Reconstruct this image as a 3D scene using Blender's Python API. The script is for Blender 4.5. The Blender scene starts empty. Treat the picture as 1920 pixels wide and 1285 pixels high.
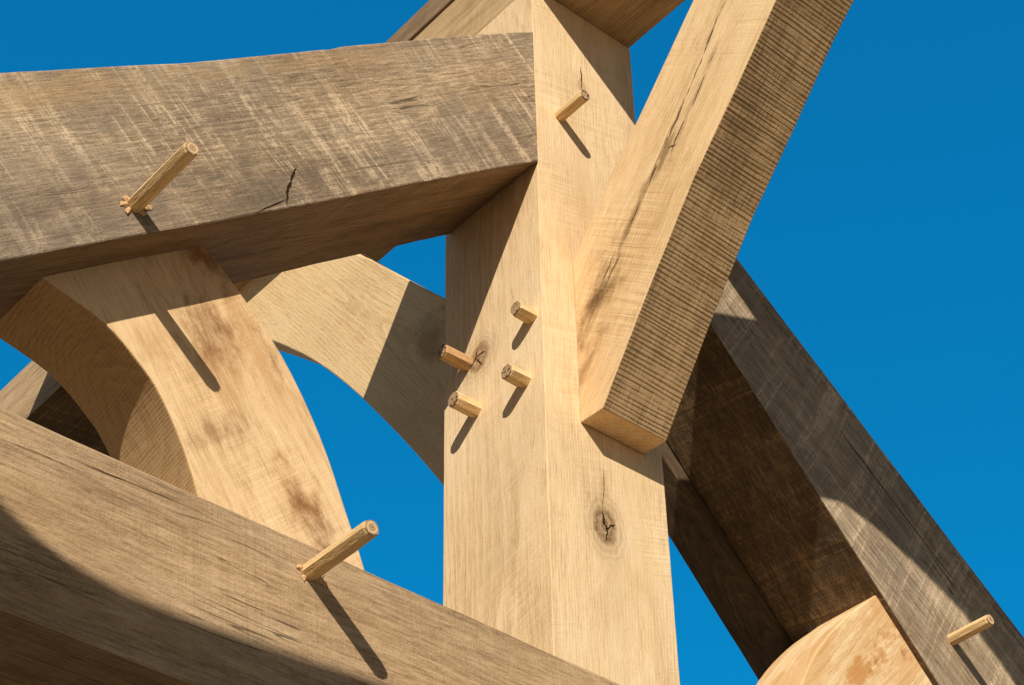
import bpy, bmesh, math, random
from mathutils import Vector, Matrix, noise as mnoise
random.seed(7)
sc = bpy.context.scene
COL = sc.collection
V = Vector
# ------------------------------------------------------------------ camera model (truss axes: X along truss, Y into depth, Z up)
F = 3700.0
Zc = V((-94,-4500,3700)).normalized()
Yc = V((-4110,3128,3700)); Yc = (Yc - Zc*Yc.dot(Zc)).normalized()
Xc = Yc.cross(Zc).normalized()
def ray(px, py):
    v = V((px-960.0, py-642.5, F))
    return V((v.dot(Xc), v.dot(Yc), v.dot(Zc)))
W = 0.25
d1, d2 = ray(1007,300), ray(835,440)
t0 = W/(-d1.y + d1.x/d2.x*d2.y)
CAM = -t0*d1
CAM.z = 1.6
def on(axis, val, px, py):
    d = ray(px, py); t = (val-CAM[axis])/d[axis]
    return CAM + d*t
def onx(x, p): return on(0, x, *p)
def ony(y, p): return on(1, y, *p)
def proj(P):
    q = P-CAM
    x = q.x*Xc.x+q.y*Yc.x+q.z*Zc.x; y = q.x*Xc.y+q.y*Yc.y+q.z*Zc.y; z = q.x*Xc.z+q.y*Yc.z+q.z*Zc.z
    return (960+F*x/z, 642.5+F*y/z)
SUN = V((-0.895,-1.0,0.775)).normalized()

cam = bpy.data.cameras.new('camera'); co = bpy.data.objects.new('camera', cam); COL.objects.link(co)
R = V((Xc.x,Yc.x,Zc.x)); U = -V((Xc.y,Yc.y,Zc.y)); B = -V((Xc.z,Yc.z,Zc.z))
M = Matrix((R,U,B)).transposed().to_4x4(); M.translation = CAM
co.matrix_world = M
cam.sensor_width = 36; cam.lens = F*36/1920; cam.clip_end = 3000; cam.clip_start = 0.05
sc.camera = co

# ------------------------------------------------------------------ node helpers
class NT:
    def __init__(s, name):
        s.m = bpy.data.materials.new(name); s.m.use_nodes = True
        s.t = s.m.node_tree; s.b = s.t.nodes['Principled BSDF']
    def put(s, sock, v):
        if isinstance(v, bpy.types.NodeSocket): s.t.links.new(v, sock)
        else: sock.default_value = v
    def new(s, k): return s.t.nodes.new(k)
    def ma(s, op, a, b=0.0, clamp=False):
        n = s.new('ShaderNodeMath'); n.operation = op; n.use_clamp = clamp
        s.put(n.inputs[0], a); s.put(n.inputs[1], b); return n.outputs[0]
    def vm(s, op, a, b=(0,0,0)):
        n = s.new('ShaderNodeVectorMath'); n.operation = op
        s.put(n.inputs[0], a); s.put(n.inputs[1], b)
        return n.outputs['Value'] if op in ('LENGTH','DOT_PRODUCT') else n.outputs[0]
    def noise(s, vec, scale=1, detail=4, rough=.55, col=False):
        n = s.new('ShaderNodeTexNoise'); s.put(n.inputs['Vector'], vec)
        n.inputs['Scale'].default_value = scale; n.inputs['Detail'].default_value = detail; n.inputs['Roughness'].default_value = rough
        return n.outputs['Color'] if col else n.outputs['Fac']
    def mr(s, v, a, b, c=0.0, d=1.0):
        n = s.new('ShaderNodeMapRange'); n.interpolation_type = 'SMOOTHSTEP'
        s.put(n.inputs[0], v)
        for i, q in enumerate((a,b,c,d)): s.put(n.inputs[i+1], q)
        return n.outputs[0]
    def mix(s, f, a, b, mode='MIX'):
        n = s.new('ShaderNodeMix'); n.data_type = 'RGBA'; n.blend_type = mode
        s.put(n.inputs[0], f); s.put(n.inputs[6], a if isinstance(a, bpy.types.NodeSocket) else (*a,1)); s.put(n.inputs[7], b if isinstance(b, bpy.types.NodeSocket) else (*b,1))
        return n.outputs[2]
    def sep(s, v):
        n = s.new('ShaderNodeSeparateXYZ'); s.put(n.inputs[0], v); return n.outputs
    def comb(s, a, b, c):
        n = s.new('ShaderNodeCombineXYZ')
        for i, q in enumerate((a,b,c)): s.put(n.inputs[i], q)
        return n.outputs[0]

def wood(name, light, mid, dark, seed=0.0, pith=(.02,.16), ring=.16, ringsp=.008, fine=.5, med=.6, saw=.3, sawK=110, slant=.12, band=0.0, bandK=13, broad=.3, speck=.22,
         stain=0.35, stain_col=(.2,.11,.045), stain_lo=.5, stain_hi=.72, grey=0.0, grey_col=(.17,.14,.11), crack=.5, knots=(), blots=(), streaks=(), bump=.35, rib=0.0, ribsp=.012, ribm=(.3,.62)):
    n = NT(name)
    tc = n.new('ShaderNodeTexCoord').outputs['Object']
    p0 = n.vm('ADD', tc, (seed*3.7, seed*1.9+.3, seed*2.3+.7))
    wv = n.vm('SUBTRACT', n.noise(n.vm('MULTIPLY', p0, (1.2,4,4)), 1, 1, .5, True), (.5,.5,.5))
    p = n.vm('ADD', tc, n.vm('MULTIPLY', wv, (0,.06,.06)))
    x, y, z = n.sep(tc)
    px_, py_, pz_ = n.sep(p)
    r = n.vm('LENGTH', n.comb(0.0, n.ma('ADD', py_, pith[0]), n.ma('ADD', pz_, pith[1])))
    rn = n.ma('ADD', n.ma('DIVIDE', r, ringsp), n.ma('MULTIPLY', n.noise(n.vm('MULTIPLY', p0, (1.0,14,14)), 1, 2), 2.5))
    rg = n.ma('FRACT', rn); rg = n.ma('POWER', rg, 1.6)
    fi = n.noise(n.vm('MULTIPLY', p0, (26,260,260)), 1, 2, .8)
    me = n.noise(n.vm('MULTIPLY', p0, (4.5,46,46)), 1, 3, .68)
    sk_ = n.noise(p0, 330, 1, .7)
    s = n.ma('ADD', x, n.ma('MULTIPLY', n.ma('ADD', z, y), slant))
    bl = n.noise(n.vm('MULTIPLY', p0, (3,6,6)), 1, 4, .62)
    v = n.ma('ADD', .5, n.ma('MULTIPLY', n.ma('SUBTRACT', rg, .4), ring))
    v = n.ma('ADD', v, n.ma('MULTIPLY', n.ma('SUBTRACT', fi, .5), fine))
    v = n.ma('ADD', v, n.ma('MULTIPLY', n.ma('SUBTRACT', me, .5), med))
    v = n.ma('ADD', v, n.ma('MULTIPLY', n.ma('SUBTRACT', bl, .5), .6))
    v = n.ma('ADD', v, n.ma('MULTIPLY', n.ma('SUBTRACT', sk_, .5), speck))
    h = n.ma('ADD', n.ma('MULTIPLY', fi, .6), n.ma('MULTIPLY', sk_, speck*1.2))
    h = n.ma('ADD', h, n.ma('MULTIPLY', me, .6))
    if saw:
        sw = n.noise(n.comb(n.ma('MULTIPLY', s, sawK), n.ma('MULTIPLY', y, 5.0), n.ma('MULTIPLY', z, 5.0)), 1, 2, .6)
        sw = n.ma('MULTIPLY', n.ma('SUBTRACT', sw, .5), n.mr(n.noise(p0, 4.5, 1), .4, .66))
        v = n.ma('ADD', v, n.ma('MULTIPLY', sw, saw))
        h = n.ma('ADD', h, n.ma('MULTIPLY', sw, .5+saw*1.5))
    if band:                                       # pale scratches left by the saw, across the grain
        ws = n.ma('ADD', s, n.ma('MULTIPLY', n.noise(p0, 4, 1), .035))
        b1 = n.noise(n.comb(n.ma('MULTIPLY', ws, bandK), n.ma('MULTIPLY', y, 1.2), n.ma('MULTIPLY', z, 1.8)), 1, 3, .65)
        b2 = n.noise(n.comb(n.ma('MULTIPLY', ws, bandK*6), n.ma('MULTIPLY', y, 3.0), n.ma('MULTIPLY', z, 4.5)), 1, 2, .75)
        bd = n.ma('MULTIPLY', n.mr(b1, .34, .62), n.mr(b2, .42, .64))
        bd = n.ma('ADD', bd, n.ma('MULTIPLY', n.mr(b1, .58, .68), broad))
        brk = n.noise(n.vm('MULTIPLY', p0, (80,85,85)), 1, 3, .78)
        bd = n.ma('MULTIPLY', bd, n.mr(brk, .32, .6))
        bd = n.ma('MULTIPLY', bd, n.mr(n.noise(n.vm('MULTIPLY', p0, (2.4,5,5)), 1, 2), .3, .56, .2, 1.0))
        v = n.ma('ADD', v, n.ma('MULTIPLY', bd, band))
        h = n.ma('ADD', h, n.ma('MULTIPLY', bd, .5))
    if rib:                                        # fine close saw kerfs: thin dark lines across the grain
        ph = n.ma('ADD', n.ma('DIVIDE', s, ribsp), n.ma('MULTIPLY', n.noise(n.vm('MULTIPLY', p0, (18,2.2,2.2)), 1, 3, .62), 2.7))
        rb = n.ma('ADD', .5, n.ma('MULTIPLY', n.ma('SINE', n.ma('MULTIPLY', ph, 6.2832)), .5))
        rb = n.ma('POWER', rb, 2.5)
        rb = n.ma('MULTIPLY', rb, n.mr(n.noise(n.vm('MULTIPLY', p0, (130,10,10)), 1, 3, .7), *ribm))
        v = n.ma('SUBTRACT', v, n.ma('MULTIPLY', rb, rib))
        h = n.ma('SUBTRACT', h, n.ma('MULTIPLY', rb, 1.2*rib))
    cr = n.new('ShaderNodeValToRGB'); n.put(cr.inputs[0], v)
    e = cr.color_ramp.elements
    e[0].position = .2; e[0].color = (*dark,1); e[1].position = .85; e[1].color = (*light,1)
    q = e.new(.5); q.color = (*mid,1)
    c = cr.outputs[0]
    if grey:
        gm = n.ma('MULTIPLY', n.mr(n.noise(n.vm('MULTIPLY', p0, (2.2,7,7)), 1, 4, .65), .4, .66), grey)
        gv = n.mix(v, tuple(q_*.45 for q_ in grey_col), tuple(q_*1.6 for q_ in grey_col))
        c = n.mix(gm, c, gv)
    if stain:
        sm = n.ma('MULTIPLY', n.mr(n.noise(n.vm('MULTIPLY', n.vm('ADD', p0, (5,2,8)), (4,10,10)), 1, 5, .68), stain_lo, stain_hi), stain)
        c = n.mix(sm, c, stain_col)
    for (z0, x0, x1, wd, amt) in streaks:          # broken dark checks running along the grain
        wob = n.ma('MULTIPLY', n.ma('SUBTRACT', n.noise(n.vm('MULTIPLY', p0, (9,2,2)), 1, 4, .6), .5), .03)
        dd = n.ma('ABSOLUTE', n.ma('ADD', n.ma('SUBTRACT', z, z0), wob))
        k = n.mr(dd, wd*.2, wd, 1.0, 0.0)
        k = n.ma('MULTIPLY', k, n.mr(n.noise(n.vm('MULTIPLY', p0, (14,90,90)), 1, 4, .75), .46, .56))
        k = n.ma('MULTIPLY', k, n.ma('MULTIPLY', n.mr(x, x0, x0+.08), n.mr(x, x1-.08, x1, 1.0, 0.0)))
        c = n.mix(n.ma('MULTIPLY', k, amt), c, (.1,.06,.03))
    if crack:
        cn = n.noise(n.vm('MULTIPLY', p0, (1.3,30,30)), 1, 3, .55)
        ln = n.mr(n.ma('ABSOLUTE', n.ma('SUBTRACT', cn, .5)), .001, .009, 1.0, 0.0)
        ln = n.ma('MULTIPLY', ln, n.mr(n.noise(n.vm('MULTIPLY', p0, (4,11,11)), 1, 1), .55, .66))
        c = n.mix(n.ma('MULTIPLY', ln, crack), c, tuple(q_*.3 for q_ in dark))
        h = n.ma('SUBTRACT', h, n.ma('MULTIPLY', ln, 1.0*crack))
    if blots: bn = n.ma('MULTIPLY', n.ma('SUBTRACT', n.noise(n.vm('MULTIPLY', p0, (18,34,34)), 1, 5, .68), .5), 3.4)
    for bt in blots:                               # irregular tannin stains: centre, radii, colour, amount[, edge]
        c0, rad, colr, amt = bt[:4]; ed = bt[4] if len(bt) > 4 else (.0,1.2)
        inv = tuple((1.0/q_ if q_ else 0.0) for q_ in rad)
        d = n.vm('LENGTH', n.vm('MULTIPLY', n.vm('SUBTRACT', tc, tuple(c0)), inv))
        k = n.mr(n.ma('ADD', d, bn), ed[0], ed[1], 1.0, 0.0)
        c = n.mix(n.ma('MULTIPLY', k, amt), c, colr)
    if knots:
        kn = n.ma('MULTIPLY', n.ma('SUBTRACT', n.noise(tc, 34, 5, .66), .5), .8)
        kf = n.mr(n.noise(tc, 120, 2, .7), .25, .6, .65, 1.1)
    for (c0, rad, colr, amt) in knots:             # c0 in local space, rad per axis (0 = runs right through)
        inv = tuple((1.0/q_ if q_ else 0.0) for q_ in rad)
        d = n.ma('ADD', n.vm('LENGTH', n.vm('MULTIPLY', n.vm('SUBTRACT', tc, tuple(c0)), inv)), kn)
        k = n.mr(d, .68, 1.15, 1.0, 0.0)
        rr = n.ma('MULTIPLY', n.ma('ADD', .74, n.ma('MULTIPLY', n.ma('SINE', n.ma('MULTIPLY', d, 12.0)), .2)), kf)
        halo = n.ma('MULTIPLY', n.mr(d, .9, 2.3, .42, 0.0), n.ma('ADD', .7, n.ma('MULTIPLY', n.ma('SINE', n.ma('MULTIPLY', d, 17.0)), .3)))
        c = n.mix(n.ma('MULTIPLY', halo, amt), c, colr)
        c = n.mix(n.ma('MULTIPLY', n.ma('MULTIPLY', k, rr), amt), c, colr)
    n.put(n.b.inputs['Base Color'], c)
    n.put(n.b.inputs['Roughness'], .82)
    n.b.inputs['Specular IOR Level'].default_value = .2
    bp = n.new('ShaderNodeBump'); bp.inputs['Strength'].default_value = bump; bp.inputs['Distance'].default_value = .004
    n.put(bp.inputs['Height'], h); n.put(n.b.inputs['Normal'], bp.outputs[0])
    return n.m

def plain(name, colr, rough=.9):
    n = NT(name); tc = n.new('ShaderNodeTexCoord').outputs['Object']
    v = n.noise(tc, 90, 4)
    n.put(n.b.inputs['Base Color'], n.mix(v, tuple(q*.6 for q in colr), tuple(q*1.4 for q in colr)))
    n.put(n.b.inputs['Roughness'], rough); n.b.inputs['Specular IOR Level'].default_value = .1
    return n.m

# ------------------------------------------------------------------ geometry helpers
def tag(o, label=None, cat=None, group=None, kind=None):
    if label: o['label'] = label
    if cat: o['category'] = cat
    if group: o['group'] = group
    if kind: o['kind'] = kind
    return o
def frame(pts, ext, along):
    c = sum(pts, V((0,0,0)))/len(pts) + ext*.5
    lx = along.normalized(); ly = ext.normalized(); lz = lx.cross(ly).normalized()
    m = Matrix((lx,ly,lz)).transposed().to_4x4(); m.translation = c
    return m
def prism(name, pts, ext, along, mats, jit=.0012, step=.03, bevel=.0028, mw=None, sides=None):
    """sawn timber: an outline swept along ext; mats = (first cap, far cap, sides, ...); sides = {outline edge: material slot}"""
    mw = mw or frame(pts, ext, along); inv = mw.inverted()
    lp = [inv @ q for q in pts]; le = inv.to_3x3() @ ext
    out = []; eid = []
    for i, a in enumerate(lp):
        b = lp[(i+1) % len(lp)]; k = max(1, int((b-a).length/step))
        for j in range(k): out.append(a.lerp(b, j/k)); eid.append(i)
    ns = max(1, int(le.length/.05))
    bm = bmesh.new(); rows = []
    sd = random.random()*50
    for s in range(ns+1):
        row = []
        for q in out:
            o = mnoise.noise_vector(V((q.x*5+sd, q.z*5, s*.35)))*jit*1.2 + mnoise.noise_vector(V((q.x*37+sd, q.z*37, s*1.7)))*jit*.7
            o.y = 0
            row.append(bm.verts.new(q + le*(s/ns) + o))
        rows.append(row)
    n = len(out)
    for s in range(ns):
        for i in range(n):
            f = bm.faces.new((rows[s][i], rows[s][(i+1) % n], rows[s+1][(i+1) % n], rows[s+1][i])); f.material_index = (sides or {}).get(eid[i], 2)
    f = bm.faces.new(rows[0]); f.material_index = 0
    f = bm.faces.new(list(reversed(rows[-1]))); f.material_index = 1
    bmesh.ops.recalc_face_normals(bm, faces=bm.faces)
    me = bpy.data.meshes.new(name); bm.to_mesh(me); bm.free()
    for m in mats: me.materials.append(m)
    o = bpy.data.objects.new(name, me); COL.objects.link(o); o.matrix_world = mw
    if bevel:
        b = o.modifiers.new('bevel', 'BEVEL'); b.width = bevel; b.segments = 2; b.limit_method = 'ANGLE'; b.angle_limit = math.radians(40)
    return o
def crack(pts, nrm, wid, mat, parent, name='crack'):
    """an open check: a ragged dark sliver lying in the timber's face"""
    P = []
    for i in range(len(pts)-1):
        for j in range(5): P.append(pts[i].lerp(pts[i+1], j/5))
    P.append(pts[-1]); bm = bmesh.new(); pr = None; n = len(P)
    for i, q in enumerate(P):
        t = (P[min(i+1,n-1)]-P[max(i-1,0)]).normalized(); s = t.cross(nrm).normalized()
        u = i/(n-1); w = wid*(max(0,math.sin(math.pi*min(1,u*.94+.05)))**.8)*random.uniform(.5,1.2)
        c = q + nrm*.0009 + s*random.uniform(-1,1)*wid*.3
        a, b = bm.verts.new(c-s*w*.5), bm.verts.new(c+s*w*.5)
        if pr: bm.faces.new((pr[0], a, b, pr[1]))
        pr = (a, b)
    bmesh.ops.recalc_face_normals(bm, faces=bm.faces)
    me = bpy.data.meshes.new(name); bm.to_mesh(me); bm.free(); me.materials.append(mat)
    o = bpy.data.objects.new(name, me); COL.objects.link(o)
    o.parent = parent; o.matrix_parent_inverse = parent.matrix_world.inverted()
    return o

NY = V((0,-1,0)); NX = V((-1,0,0)); AX = V((1,0,0)); AY = V((0,1,0)); AZ = V((0,0,1))
dark_gap = plain('dark split', (.03,.016,.008))
brown_gap = plain('brown split', (.12,.068,.034))

# ------------------------------------------------------------------ key heights
z_ridge = .5*(ony(0,(1180,90)).z + onx(0,(935,28)).z)
ta, tb = ony(0,(0,766)), ony(0,(1165,1286))
tie_dir = (tb-ta).normalized()
def tie_top(x): return ta.z + (x-ta.x)*tie_dir.z/tie_dir.x
tie_h = tie_top(ony(0,(0,1147)).x) - ony(0,(0,1147)).z

FL, FM, FD = (.9,.685,.43), (.785,.55,.305), (.54,.34,.17)

# ------------------------------------------------------------------ king post
pp = [V((0,0,tie_top(0))), V((W,0,tie_top(W))), V((W,0,z_ridge)), V((0,0,z_ridge))]
mwp = frame(pp, AY*W, AZ); ip = mwp.inverted()
kR = ip @ ony(0,(1134,985)); kL = ip @ onx(0,(897,670))
kT = ip @ ony(0,(1090,165)); kD = ip @ ony(0,(1150,1110)); kE = ip @ onx(0,(930,1000)); kG = ip @ ony(0,(1130,920)); kU = ip @ ony(0,(1090,420)); kV = ip @ ony(0,(1200,1000))
KB = (.21,.112,.048)
SO = (-.6,1.7)
post_m = wood('fresh sawn oak', FL, FM, FD, 1, pith=(.1,.2), ring=.14, ringsp=.006, fine=.6, med=.36, saw=.42, sawK=150, slant=.3, stain=.35, stain_col=(.59,.39,.2), stain_lo=.48, crack=.25,
    knots=[(kR,(.038,0,.027),KB,.95), (kL,(.03,.03,0),(.26,.142,.063),.9), (kT,(.022,0,.011),(.34,.19,.08),.5)],
    blots=[(kD,(.12,0,.04),(.58,.38,.19),.5,SO), (kE,(.2,.05,0),(.58,.4,.21),.4,SO), (kG,(.07,0,.012),(.5,.32,.15),.6), (kU,(.2,0,.05),(.66,.41,.19),.5,SO), (kV,(.2,0,.03),(.66,.42,.2),.5,SO)], bump=.3)
post = prism('king_post', pp, AY*W, AZ, (post_m,)*3, mw=mwp, jit=.0007, bevel=.0013)
tag(post, 'upright pale square post where the other timbers meet, in the middle', 'post')
crack([ony(0,q) for q in ((1128,958),(1130,972),(1134,984),(1138,996),(1135,1016))], NY, .0054, dark_gap, post)
crack([ony(0,q) for q in ((1137,993),(1144,987),(1153,984))], NY, .0028, dark_gap, post)
crack([ony(0,q) for q in ((1131,880),(1132,915),(1128,955))], NY, .0014, dark_gap, post)
crack([ony(0,q) for q in ((1088,125),(1090,150),(1089,172))], NY, .003, dark_gap, post)
crack([onx(0,q) for q in ((882,692),(893,670),(897,652))], NX, .0026, dark_gap, post)
crack([onx(0,q) for q in ((893,670),(903,662),(913,657))], NX, .0024, dark_gap, post)
crack([onx(0,q) for q in ((893,670),(898,678),(906,683))], NX, .002, dark_gap, post)

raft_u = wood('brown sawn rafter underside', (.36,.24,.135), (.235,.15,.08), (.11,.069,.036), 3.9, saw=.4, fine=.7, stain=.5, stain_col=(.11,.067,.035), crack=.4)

# ------------------------------------------------------------------ tie beam
T = lambda x, dz=0: V((x, -.003, tie_top(x)+dz))
tp = [T(-1.9), T(-1.9,-tie_h), T(1.9,-tie_h), T(1.9)]
mwt = frame(tp, AY*W, tie_dir); it = mwt.inverted()
tie_m = wood('brown weathered tie oak', (.59,.4,.222), (.415,.262,.136), (.21,.124,.061), 2.4, pith=(.2,.05), ring=.12, fine=.9, med=.65, saw=.1, sawK=150, speck=.35, stain=.5, stain_col=(.28,.163,.078), stain_lo=.46, grey=.22, grey_col=(.28,.21,.142), crack=.75, bump=.42)
tie = prism('tie_beam', tp, AY*(W+.002), tie_dir, (tie_m, tie_m, raft_u), mw=mwt)  # darker oak on the underside paints in part of its shade
tag(tie, 'lowest beam, running from the left edge down to the foot of the upright post', 'beam')
crack([ony(-.003,q) for q in ((120,855),(200,888),(300,928),(400,972))], NY, .0012, brown_gap, tie)
crack([ony(-.003,q) for q in ((20,830),(90,858),(150,884))], NY, .001, brown_gap, tie)
crack([ony(-.003,q) for q in ((420,1005),(520,1050))], NY, .0008, brown_gap, tie)

# ------------------------------------------------------------------ left rafter
rt = [(1002,60),(900,63),(860,67),(800,72),(690,82),(640,87),(620,92),(470,106),(330,119),(150,127),(0,135),(-300,151),(-700,175)]
rb = [(-700,623),(0,490),(300,434),(545,390),(780,344),(1007,300)]
yr = -.004
rp = [ony(yr,q) for q in rt+rb]
rp[0].x = rp[-1].x = -.0015
rdir = (rp[-1]-rp[len(rt)]).normalized()
mwr = frame(rp, AY*W, rdir); ir = mwr.inverted()
kA = ir @ ony(yr,(575,345)); kC = ir @ ony(yr,(900,280)); kE = ir @ ony(yr,(60,400)); kF = ir @ ony(yr,(420,380)); kH = ir @ ony(yr,(100,170)); kI = ir @ ony(yr,(640,110))
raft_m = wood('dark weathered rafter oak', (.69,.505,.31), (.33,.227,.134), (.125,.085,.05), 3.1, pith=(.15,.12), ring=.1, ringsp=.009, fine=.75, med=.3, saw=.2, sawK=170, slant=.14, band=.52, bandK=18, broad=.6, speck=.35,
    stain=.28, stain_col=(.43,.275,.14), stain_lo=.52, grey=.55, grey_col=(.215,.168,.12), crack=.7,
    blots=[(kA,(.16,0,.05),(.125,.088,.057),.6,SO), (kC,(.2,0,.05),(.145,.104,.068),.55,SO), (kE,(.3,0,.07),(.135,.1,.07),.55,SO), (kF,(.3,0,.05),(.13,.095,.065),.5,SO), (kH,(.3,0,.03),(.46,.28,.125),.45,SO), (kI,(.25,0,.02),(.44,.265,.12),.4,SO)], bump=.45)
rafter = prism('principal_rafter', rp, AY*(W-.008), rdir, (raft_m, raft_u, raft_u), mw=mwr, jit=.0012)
tag(rafter, 'grey weathered beam with pale saw marks across the upper left', 'beam')
crack([ony(yr,q) for q in ((554,316),(545,337),(537,362),(538,388))], NY, .005, dark_gap, rafter)
crack([ony(yr,q) for q in ((536,374),(515,384),(470,402))], NY, .0018, dark_gap, rafter)
crack([ony(yr,q) for q in ((600,330),(700,312),(810,296))], NY, .0009, brown_gap, rafter)

# ------------------------------------------------------------------ curved struts below the rafters
ys, yt = .07, .142
def smooth(px, k=4):
    """Catmull-Rom through outline points"""
    out = []
    for i in range(len(px)-1):
        p0, p1, p2, p3 = [V((*px[max(0,min(len(px)-1,j))],0)) for j in (i-1,i,i+1,i+2)]
        for s in range(k):
            t = s/k
            q = .5*((2*p1)+(p2-p0)*t+(2*p0-5*p1+4*p2-p3)*t*t+(3*p1-p0-3*p2+p3)*t**3)
            out.append((q.x,q.y))
    out.append(tuple(px[-1])); return out
LE = smooth([(330,395),(380,458),(445,541),(530,668),(600,815),(650,960),(683,1062),(705,1150)])
LI = smooth([(400,1060),(368,920),(340,830),(300,740),(262,682),(195,605),(85,525),(20,480)])
sp = [ony(ys,q) for q in LE+LI]
sdir = (ony(ys,(250,480))-ony(ys,(560,1100))).normalized()
mws = frame(sp, AY*yt, sdir); isx = mws.inverted()
def K(inv, pt, rad, c, a, *e): return (inv @ pt, rad, c, a, *e)
RB = (.23,.092,.03); RC = (.5,.255,.098); MD = (-.35,1.15)
strut_m = wood('stained light oak', (.88,.63,.37), (.755,.505,.262), (.48,.28,.128), 4.2, pith=(.2,.02), ring=.1, fine=.65, med=.45, saw=.2, stain=.3, stain_col=(.6,.36,.16), stain_lo=.48, stain_hi=.68, crack=.2,
    blots=[K(isx,ony(ys,(480,650)),(.12,0,.035),RC,.7,SO), K(isx,ony(ys,(410,690)),(.08,0,.07),RC,.5,MD), K(isx,ony(ys,(285,650)),(.035,0,.06),RC,.6,MD), K(isx,ony(ys,(565,930)),(.08,0,.04),RC,.7,MD), K(isx,ony(ys,(390,500)),(.06,0,.045),RC,.7,SO),
           K(isx,ony(ys,(385,615)),(.065,0,.052),RB,.92,MD), K(isx,ony(ys,(420,808)),(.026,0,.07),RB,.8,MD), K(isx,ony(ys,(592,985)),(.085,0,.03),RB,.95,MD), K(isx,ony(ys,(390,485)),(.05,0,.038),RB,.9,MD), K(isx,ony(ys,(510,670)),(.07,0,.014),RB,.75,MD)])
strut_s = wood('smooth sawn strut edge oak', (.66,.43,.215), (.56,.345,.16), (.38,.215,.09), 4.7, fine=.4, med=.25, saw=.2, stain=.25, stain_col=(.4,.23,.1), rib=.22, ribsp=.0055, crack=.1, bump=.16)
strut = prism('curved_strut', sp, AY*yt, sdir, (strut_m, strut_s, strut_s), mw=mws, jit=.0005)
tag(strut, 'curved brown stained brace between the upper left beam and lowest beam', 'brace')

# ------------------------------------------------------------------ right rafter
yq = .03
qa, qb = ony(yq,(1380,481)), ony(yq,(1920,1195))
la, lb = ony(yq,(1335,612)), ony(yq,(1640,1093))
def lin(a, b, x): return a + (b-a)*((x-a.x)/(b.x-a.x))
xr0 = W+.0015
qp = [lin(qa,qb,xr0), lin(qa,qb,xr0+1.7), lin(la,lb,xr0+1.7), lin(la,lb,xr0)]
qdir = (qb-qa).normalized()
mwq = frame(qp, AY*W, qdir); iq = mwq.inverted()
rr_m = wood('brown weathered right rafter oak', (.62,.455,.285), (.335,.236,.142), (.13,.089,.055), 5.3, ring=.1, fine=.9, med=.6, saw=.12, sawK=140, band=.42, bandK=17, slant=.1, broad=.6, speck=.35, grey=.42, grey_col=(.25,.196,.142), stain=.28, stain_col=(.38,.24,.12), crack=.8, bump=.42)
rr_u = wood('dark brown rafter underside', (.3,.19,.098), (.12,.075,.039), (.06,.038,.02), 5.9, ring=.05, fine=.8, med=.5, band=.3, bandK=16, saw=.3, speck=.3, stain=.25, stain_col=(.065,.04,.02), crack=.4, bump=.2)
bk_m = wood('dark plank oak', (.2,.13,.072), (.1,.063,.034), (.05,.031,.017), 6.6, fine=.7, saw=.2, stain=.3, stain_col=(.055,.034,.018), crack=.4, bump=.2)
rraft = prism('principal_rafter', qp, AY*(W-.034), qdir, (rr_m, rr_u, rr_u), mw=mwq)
tag(rraft, 'dark weathered beam sloping down from the upright post to the lower right corner', 'beam')
crack([ony(yq,q) for q in ((1560,790),(1640,895),(1750,1040),(1850,1165))], NY, .002, dark_gap, rraft)
# timber lying against the far side of that rafter
bk_off = V((0,W-.033,-.045))
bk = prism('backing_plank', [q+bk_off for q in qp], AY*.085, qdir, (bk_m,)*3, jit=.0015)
tag(bk, 'narrow shadowed plank along the far underside of the right sloping beam', 'plank')

# right curved strut
y2, yt2 = yq+.012, .14
RE = smooth([(1705,1062),(1642,1115),(1585,1158),(1535,1215),(1500,1290),(1480,1380),(1470,1500)])
RI = [(1640,1520),(1660,1440),(1720,1340),(1790,1260),(1860,1200)]
sp2 = [ony(y2,q) for q in RE+RI]
s2dir = (ony(y2,(1690,1150))-ony(y2,(1500,1380))).normalized()
mw2 = frame(sp2, AY*yt2, s2dir); i2 = mw2.inverted()
OR = (.56,.26,.082); SH = (.2,.6)
strut2_m = wood('pale figured oak', (.88,.65,.39), (.78,.535,.28), (.58,.33,.145), 6.1, pith=(.05,.03), ring=.25, ringsp=.017, med=.45, fine=.6, saw=.15, stain=.55, stain_col=(.62,.32,.115), stain_lo=.47, stain_hi=.58, crack=.15,
    blots=[K(i2,ony(y2,(1650,1225)),(.17,0,.05),OR,.75,SH), K(i2,ony(y2,(1610,1265)),(.13,0,.04),OR,.75,SH), K(i2,ony(y2,(1645,1240)),(.1,0,.02),(.36,.145,.045),.8,(-.2,.4)), K(i2,ony(y2,(1700,1220)),(.07,0,.014),(.38,.16,.05),.8,(-.2,.5))])
strut2 = prism('curved_strut', sp2, AY*yt2, s2dir, (strut2_m, strut2_m, strut2_m), mw=mw2, jit=.0005)
tag(strut2, 'pale curved brace under the right sloping beam at the bottom edge', 'brace')

# ------------------------------------------------------------------ front brace up to the ridge
xb = ony(0,(1088,793)).x; xe = ony(0,(1207,853)).x
FB1 = [(1088,793),(1130,766),(1215,545),(1300,335),(1380,165),(1455,0)]
FB2 = [(1300,0),(1200,215),(1130,360),(1080,490)]
f1 = [onx(xb,q) for q in FB1]; f2 = [onx(xb,q) for q in FB2]
f1[0].y = -.001; f2[-1].y = -.001
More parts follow.
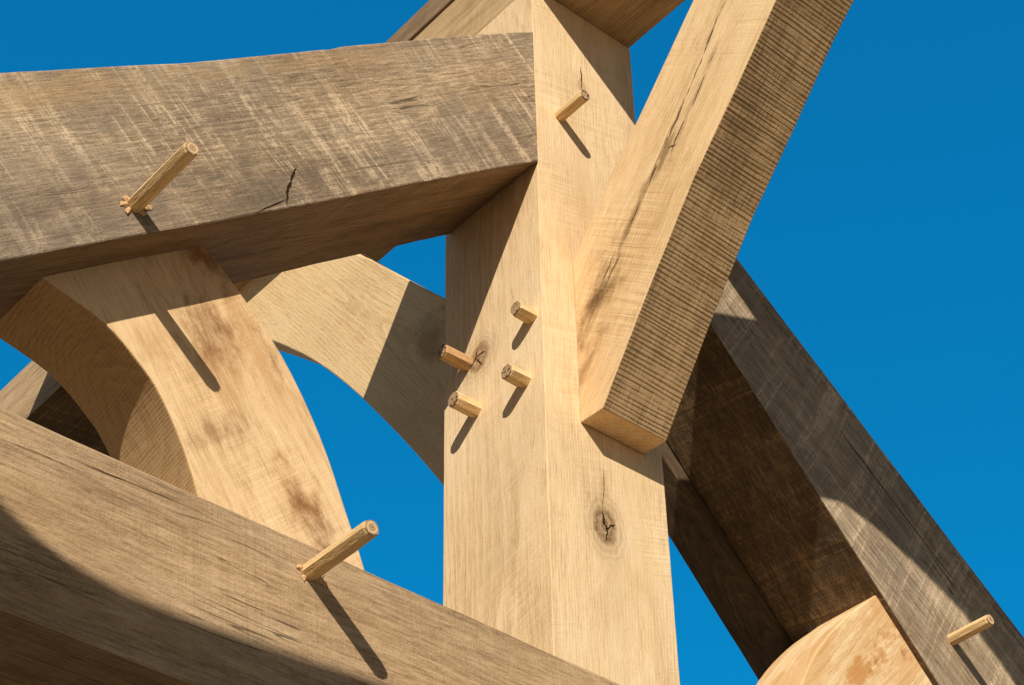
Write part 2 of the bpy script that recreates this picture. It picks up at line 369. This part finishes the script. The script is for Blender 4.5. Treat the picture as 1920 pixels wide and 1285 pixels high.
# beyond the frame the underside sweeps on into the ridge as an arch
a0 = f1[-1]; td = (f1[-1]-f1[-2]).normalized()
ctl = a0 + td*((z_ridge-.06-a0.z)/td.z)
end = V((xb, ctl.y-.75, z_ridge-.012))
arch = [a0*(1-t)**2 + ctl*(2*t*(1-t)) + end*t*t for t in [i/8 for i in range(1,9)]]
b0 = f2[0]; tb_ = (f2[0]-f2[1]).normalized()
back_top = b0 + tb_*((z_ridge+.03-b0.z)/tb_.z)
fp = f1 + arch + [V((xb, end.y, z_ridge+.03)), back_top] + f2
fdir = (onx(xb,(1380,0))-onx(xb,(1110,640))).normalized()
mwf = frame(fp, AX*(xe-xb), fdir); i_f = mwf.inverted()
zs = (i_f @ onx(xb,(1215,345))).z
xa = (i_f @ onx(xb,(1090,640))).x; xz = (i_f @ onx(xb,(1380,-40))).x
fb_m = wood('golden sawn oak', (.89,.645,.365), (.765,.515,.265), (.49,.295,.13), 7.7, pith=(.03,.01), ring=.12, fine=.65, med=.5, saw=.5, sawK=130, slant=.0, stain=.4, stain_col=(.57,.36,.165), stain_lo=.48, crack=.3,
    streaks=[(zs,xa,xz,.006,.95)], blots=[K(i_f,onx(xb,(1140,560)),(.25,0,.06),(.57,.345,.145),.55,SO), K(i_f,onx(xb,(1120,570)),(.1,0,.042),(.24,.128,.046),.95,MD), K(i_f,onx(xb,(1096,690)),(.08,0,.018),(.34,.185,.072),.8,MD), K(i_f,onx(xb,(1128,545)),(.05,0,.016),(.13,.068,.027),.85,MD), K(i_f,onx(xb,(1190,400)),(.1,0,.01),(.32,.188,.08),.75), K(i_f,onx(xb,(1300,190)),(.09,0,.01),(.28,.165,.07),.75), K(i_f,onx(xb,(1245,290)),(.06,0,.01),(.24,.14,.06),.8)])
fb_s = wood('close ribbed sawn oak', (.77,.52,.275), (.59,.378,.185), (.22,.13,.057), 7.2, saw=.45, sawK=200, slant=.02, ring=.05, fine=.45, med=.4, stain=.2, stain_col=(.4,.245,.11), rib=.36, ribsp=.0074, ribm=(.28,.55), crack=.1, bump=.3)
fb = prism('ridge_brace', fp, AX*(xe-xb), fdir, (fb_m, fb_s, fb_s, raft_u, fb_m), mw=mwf, jit=.0005, bevel=.0016, sides={0:4})
tag(fb, 'golden brace with a ribbed brown side rising to the top right', 'brace')
for a, b, wd in (((1345,88),(1330,122),.0014), ((1322,140),(1298,202),.002), ((1284,225),(1258,286),.0024), ((1272,270),(1252,277),.002), ((1236,305),(1216,352),.0016), ((1200,380),(1182,422),.002), ((1150,480),(1128,530),.0022)):
    m_ = ((a[0]+b[0])/2+random.uniform(-3,3), (a[1]+b[1])/2)
    crack([onx(xb,q) for q in (a,m_,b)], NX, wd, brown_gap, fb)

# ------------------------------------------------------------------ rear arched brace
low = smooth([(930,1090),(880,985),(830,911),(770,840),(720,788),(665,734),(612,692),(562,662),(512,640),(450,618),(390,600)])
up = [(330,540),(410,440),(500,372),(600,432),(662,474),(690,484),(740,511),(833,559),(930,640)]
bpz = [onx(xb,q) for q in low+up]
bdir = (onx(xb,(560,560))-onx(xb,(800,760))).normalized()
mwb = frame(bpz, AX*(xe-xb), bdir); ib = mwb.inverted()
rb_m = wood('pale oak of the rear brace', (.86,.62,.345), (.75,.51,.258), (.52,.32,.145), 8.4, pith=(.02,.12), ring=.2, ringsp=.006, fine=.6, med=.4, saw=.2, stain=.3, stain_col=(.57,.37,.175), crack=.15,
    blots=[K(ib,onx(xb,(800,640)),(.08,0,.06),(.36,.22,.1),.65)])
rbr = prism('ridge_brace', bpz, AX*(xe-xb), bdir, (rb_m,)*3, mw=mwb, jit=.0004)
tag(rbr, 'pale arched brace behind the upright post, below the upper left beam', 'brace')

# ------------------------------------------------------------------ ridge
hm = onx(0,(775,72)).z - z_ridge
def box_y(name, x0, x1, z0, z1, y0, y1, mats, jit=.001):
    pl = [V((x0,y0,z0)), V((x0,y1,z0)), V((x0,y1,z1)), V((x0,y0,z1))]
    return prism(name, pl, AX*(x1-x0), AY, mats, jit=jit)
ridge_m = wood('tan ridge oak', (.66,.45,.245), (.5,.325,.16), (.28,.17,.08), 9.3, saw=.3, stain=.4, crack=.5)
rz = z_ridge+.001
plan = [(.001,2.2),(.001,-.42),(-.045,-.95),(-.045,-2.6),(W,-2.6),(W,2.2)]  # front end widened out of view to throw a shadow strip on the right rafter
ridge = prism('ridge_beam', [V((a,b,rz)) for a, b in plan], AZ*(hm-.001), AY, (ridge_m,)*3, jit=.0008)
tag(ridge, 'tan beam resting on top of the upright post at the top edge', 'beam')
cap = box_y('ridge_board', -.004, W+.01, z_ridge+hm+.001, z_ridge+hm+.065, -2.6, 2.2, (raft_u,)*3)
tag(cap, 'dark weathered board on top of the tan beam, above the upper left beam', 'board')

# purlin behind the left strut
P0 = ony(W,(230,510)); Pb = onx(P0.x,(108,730))
pur_m = wood('weathered purlin oak', (.62,.43,.24), (.46,.3,.158), (.22,.137,.07), 10.1, fine=.8, med=.8, grey=.2, grey_col=(.3,.225,.15), crack=.8)
pur = box_y('purlin', P0.x, P0.x+.16, Pb.z, P0.z, W-.004, 2.2, (pur_m, pur_m, rr_u))
tag(pur, 'weathered timber end glimpsed at the left edge behind the curved stained brace', 'beam')

# unseen arched timber added to shade the tie beam, outlined back along the sun
sb = [(-420,700),(-250,795),(-120,865),(0,945),(60,1003),(130,1058),(230,1112),(350,1162),(500,1214),(720,1288),(950,1370)]
top = [ony(0,q) + SUN*(1.2/-SUN.y) for q in sb]
bot = [q + V((0,0,-.34)) for q in reversed(top)]
occ = prism('shade_timber', top+bot, AY*-.1, (top[-1]-top[0]), (tie_m,)*3, jit=.0006)
tag(occ, 'arched timber added out of view to cast the shadow on the lowest beam', 'brace')

# ------------------------------------------------------------------ pegs
peg_m = wood('split peg oak', (.88,.63,.34), (.76,.52,.25), (.44,.265,.115), 11, fine=.8, med=.8, saw=0, stain=.2, ring=.1, crack=.5, bump=.5)
peg_d = wood('reddish peg oak', (.76,.48,.24), (.63,.375,.17), (.33,.18,.075), 12, fine=.8, med=.8, saw=0, stain=.25, ring=.1, crack=.5, bump=.5)
def end_mat(name, star):
    n = NT(name); tc = n.new('ShaderNodeTexCoord').outputs['Object']
    x, y, z = n.sep(tc)
    r = n.vm('LENGTH', n.comb(0.0, y, z)); r = n.ma('ADD', r, n.ma('MULTIPLY', n.ma('SUBTRACT', n.noise(tc, 160, 2), .5), .004))
    ring = n.ma('ADD', .5, n.ma('MULTIPLY', n.ma('SINE', n.ma('MULTIPLY', r, 1150.0)), .5))
    c = n.mix(ring, (.36,.21,.095), (.7,.49,.26))
    if star:
        vo = n.new('ShaderNodeTexVoronoi'); n.put(vo.inputs['Vector'], tc); vo.inputs['Scale'].default_value = 150
        c = n.mix(n.mr(vo.outputs['Distance'], .28, .5, 1.0, 0.0), (.46,.285,.14), (.07,.035,.015))
        c = n.mix(n.mr(n.noise(tc, 260, 3), .4, .7, 0.0, .5), c, (.2,.11,.05))
    else:
        c = n.mix(n.mr(r, .0012, .0026, 1.0, 0.0), c, (.25,.12,.045))
    n.put(n.b.inputs['Base Color'], c); n.put(n.b.inputs['Roughness'], .85)
    return n.m
end_plain, end_star = end_mat('ringed peg end grain', False), end_mat('checked peg end grain', True)
def peg(base, axis, L, rad, label, star=False, mat=None, splint=0):
    lx = axis.normalized()
    ly = AZ.cross(lx).normalized(); lz = lx.cross(ly)
    mw = Matrix((lx,ly,lz)).transposed().to_4x4(); mw.translation = base
    root = bpy.data.objects.new('wooden_peg', None); COL.objects.link(root); root.matrix_world = mw; root.empty_display_size = .03
    tag(root, label, 'peg', 'oak pegs driven through the joints')
    def mk(name, bm, m):
        bmesh.ops.recalc_face_normals(bm, faces=bm.faces)
        me = bpy.data.meshes.new(name); bm.to_mesh(me); bm.free(); me.materials.append(m)
        o = bpy.data.objects.new(name, me); COL.objects.link(o); o.parent = root
        return o
    N = 8; rs = [rad*random.uniform(.91,1.07) for _ in range(N)]; a0 = random.random()
    bm = bmesh.new(); rows = []
    st = [(-.03,1.0),(0,1.0),(L*.3,1.0),(L*.65,.985),(L-.003,.97),(L,.9)]
    for (d, k) in st:
        rows.append([bm.verts.new((d + (random.uniform(-.0012,.0008) if d == L else 0), math.cos(a0+2*math.pi*i/N)*rs[i]*k*random.uniform(.97,1.02), math.sin(a0+2*math.pi*i/N)*rs[i]*k*random.uniform(.97,1.02))) for i in range(N)])
    for a, b in zip(rows, rows[1:]):
        for i in range(N): bm.faces.new((a[i], a[(i+1)%N], b[(i+1)%N], b[i]))
    bm.faces.new(rows[0]); bm.faces.new(list(reversed(rows[-1])))
    mk('shaft', bm, mat or peg_m)
    bm = bmesh.new()
    c = bm.verts.new((L+.0016,0,0)); rg = [bm.verts.new((L+.0011+random.uniform(0,.0008), math.cos(a0+2*math.pi*i/N)*rs[i]*.87, math.sin(a0+2*math.pi*i/N)*rs[i]*.87)) for i in range(N)]
    for i in range(N): bm.faces.new((c, rg[i], rg[(i+1)%N]))
    mk('end_grain', bm, end_star if star else end_plain)
    if splint:
        bm = bmesh.new()
        for _ in range(splint):                     # flat flakes torn up along the grain on either side of the hole
            a = random.choice((0.35, math.pi+.35)) + random.uniform(-.75,.75)
            r0 = rad*.85; ln = random.uniform(.008,.019); w = random.uniform(.004,.007); u = V((0,math.cos(a),math.sin(a))); s = V((0,-math.sin(a),math.cos(a)))
            b0 = u*r0; hh = random.uniform(.0008,.0032)
            q = [b0-s*w, b0+s*w, b0+u*ln+s*w*.7+V((hh,0,0)), b0+u*ln*random.uniform(.6,.9)-s*w*.75+V((hh*.6,0,0)), b0+V((.0035,0,0))]
            vs = [bm.verts.new(k) for k in q]
            for f in ((0,1,4),(1,2,4),(2,3,4),(3,0,4)): bm.faces.new([vs[k] for k in f])
        mk('torn_fibres', bm, peg_d)
    return root
def peg_len(base, axis, px):
    lo, hi = 0.0, .4; b = V(proj(base)); tgt = (V(px)-b).length
    for _ in range(40):
        m = .5*(lo+hi)
        if (V(proj(base+axis*m))-b).length < tgt: lo = m
        else: hi = m
    return lo
def peg_y(bpx, tpx, label, plane=0.0, **k):
    b = ony(plane, bpx); return peg(b, NY, peg_len(b, NY, tpx), k.pop('rad', .0135), label, **k)
def peg_x(bpx, tpx, label, **k):
    b = onx(0.0, bpx); return peg(b, NX, peg_len(b, NX, tpx), k.pop('rad', .0135), label, **k)
peg_y((252,386), (362,281), 'long peg sticking out of the grey weathered upper left beam', plane=yr, splint=10, rad=.0125)
peg_y((580,1074), (697,991), 'long peg sticking out of the lowest beam with a long shadow', plane=-.003, splint=10, rad=.0125)
peg_y((1049,219), (1099,181), 'short peg near the top of the post, below the ridge', star=True, rad=.0125)
peg_y((1784,1200), (1858,1166), 'slim peg near the bottom right corner on the dark sloping beam', plane=yq, rad=.0115)
peg_x((997,594), (967,578), 'topmost of the four pegs on the left face of the post', star=True, rad=.0145)
peg_x((876,684), (831,655), 'leftmost peg on the post, reddish and beside a cracked knot', star=True, mat=peg_d, rad=.0145)
peg_x((985,714), (950,697), 'third peg down on the left post face, nearer the corner edge', star=True, rad=.0145)
peg_x((893,770), (851,748), 'lowest of the four pegs on the left face of the post', star=True, rad=.015)

# ------------------------------------------------------------------ ground (below the view, lights the undersides)
n = NT('dry ground'); tc = n.new('ShaderNodeTexCoord').outputs['Object']
gv = n.noise(tc, .8, 8, .65)
n.put(n.b.inputs['Base Color'], n.mix(gv, (.15,.11,.065), (.26,.195,.12))); n.put(n.b.inputs['Roughness'], .95)
bm = bmesh.new(); bmesh.ops.create_grid(bm, x_segments=8, y_segments=8, size=900)
me = bpy.data.meshes.new('ground'); bm.to_mesh(me); bm.free(); me.materials.append(n.m)
g = bpy.data.objects.new('ground', me); COL.objects.link(g); tag(g, kind='structure')

# ------------------------------------------------------------------ light
w = bpy.data.worlds.new('World'); sc.world = w; w.use_nodes = True
class WT(NT):
    def __init__(s, t): s.t = t
wt = WT(w.node_tree); t = w.node_tree; bg = t.nodes['Background']
sk = t.nodes.new('ShaderNodeTexSky'); sk.sky_type = 'NISHITA'; sk.sun_disc = False
sk.sun_elevation = math.asin(SUN.z); sk.sun_rotation = math.atan2(SUN.x, SUN.y); sk.air_density = 1.0; sk.dust_density = .2; sk.ozone_density = 3.0
dirv = wt.vm('NORMALIZE', t.nodes.new('ShaderNodeTexCoord').outputs['Generated'])
ds = wt.vm('DOT_PRODUCT', dirv, tuple(SUN))
deep = wt.ma('MULTIPLY', wt.mr(ds, .0, .4, 1.0, 0.0), wt.mr(wt.sep(dirv)[2], .1, .45))   # deep polarised blue away from the sun, paler by the sun and the horizon
pale = wt.mix(1.0, sk.outputs[0], (.55,.5,.45), 'MULTIPLY')
blue = wt.mix(1.0, sk.outputs[0], (.02,1.75,2.05), 'MULTIPLY')
blue = wt.mix(.5, blue, (.03,1.4,4.1))
t.links.new(wt.mix(deep, pale, blue), bg.inputs[0]); bg.inputs[1].default_value = .1
sl = bpy.data.lights.new('sun', 'SUN'); sl.energy = 5.0; sl.angle = math.radians(.5); sl.color = (1,.95,.85)
so = bpy.data.objects.new('sun', sl); COL.objects.link(so); so.rotation_euler = SUN.to_track_quat('Z','Y').to_euler(); so.location = (0,0,20)
sc.view_settings.view_transform = 'Standard'; sc.view_settings.look = 'None'; sc.view_settings.exposure = 0
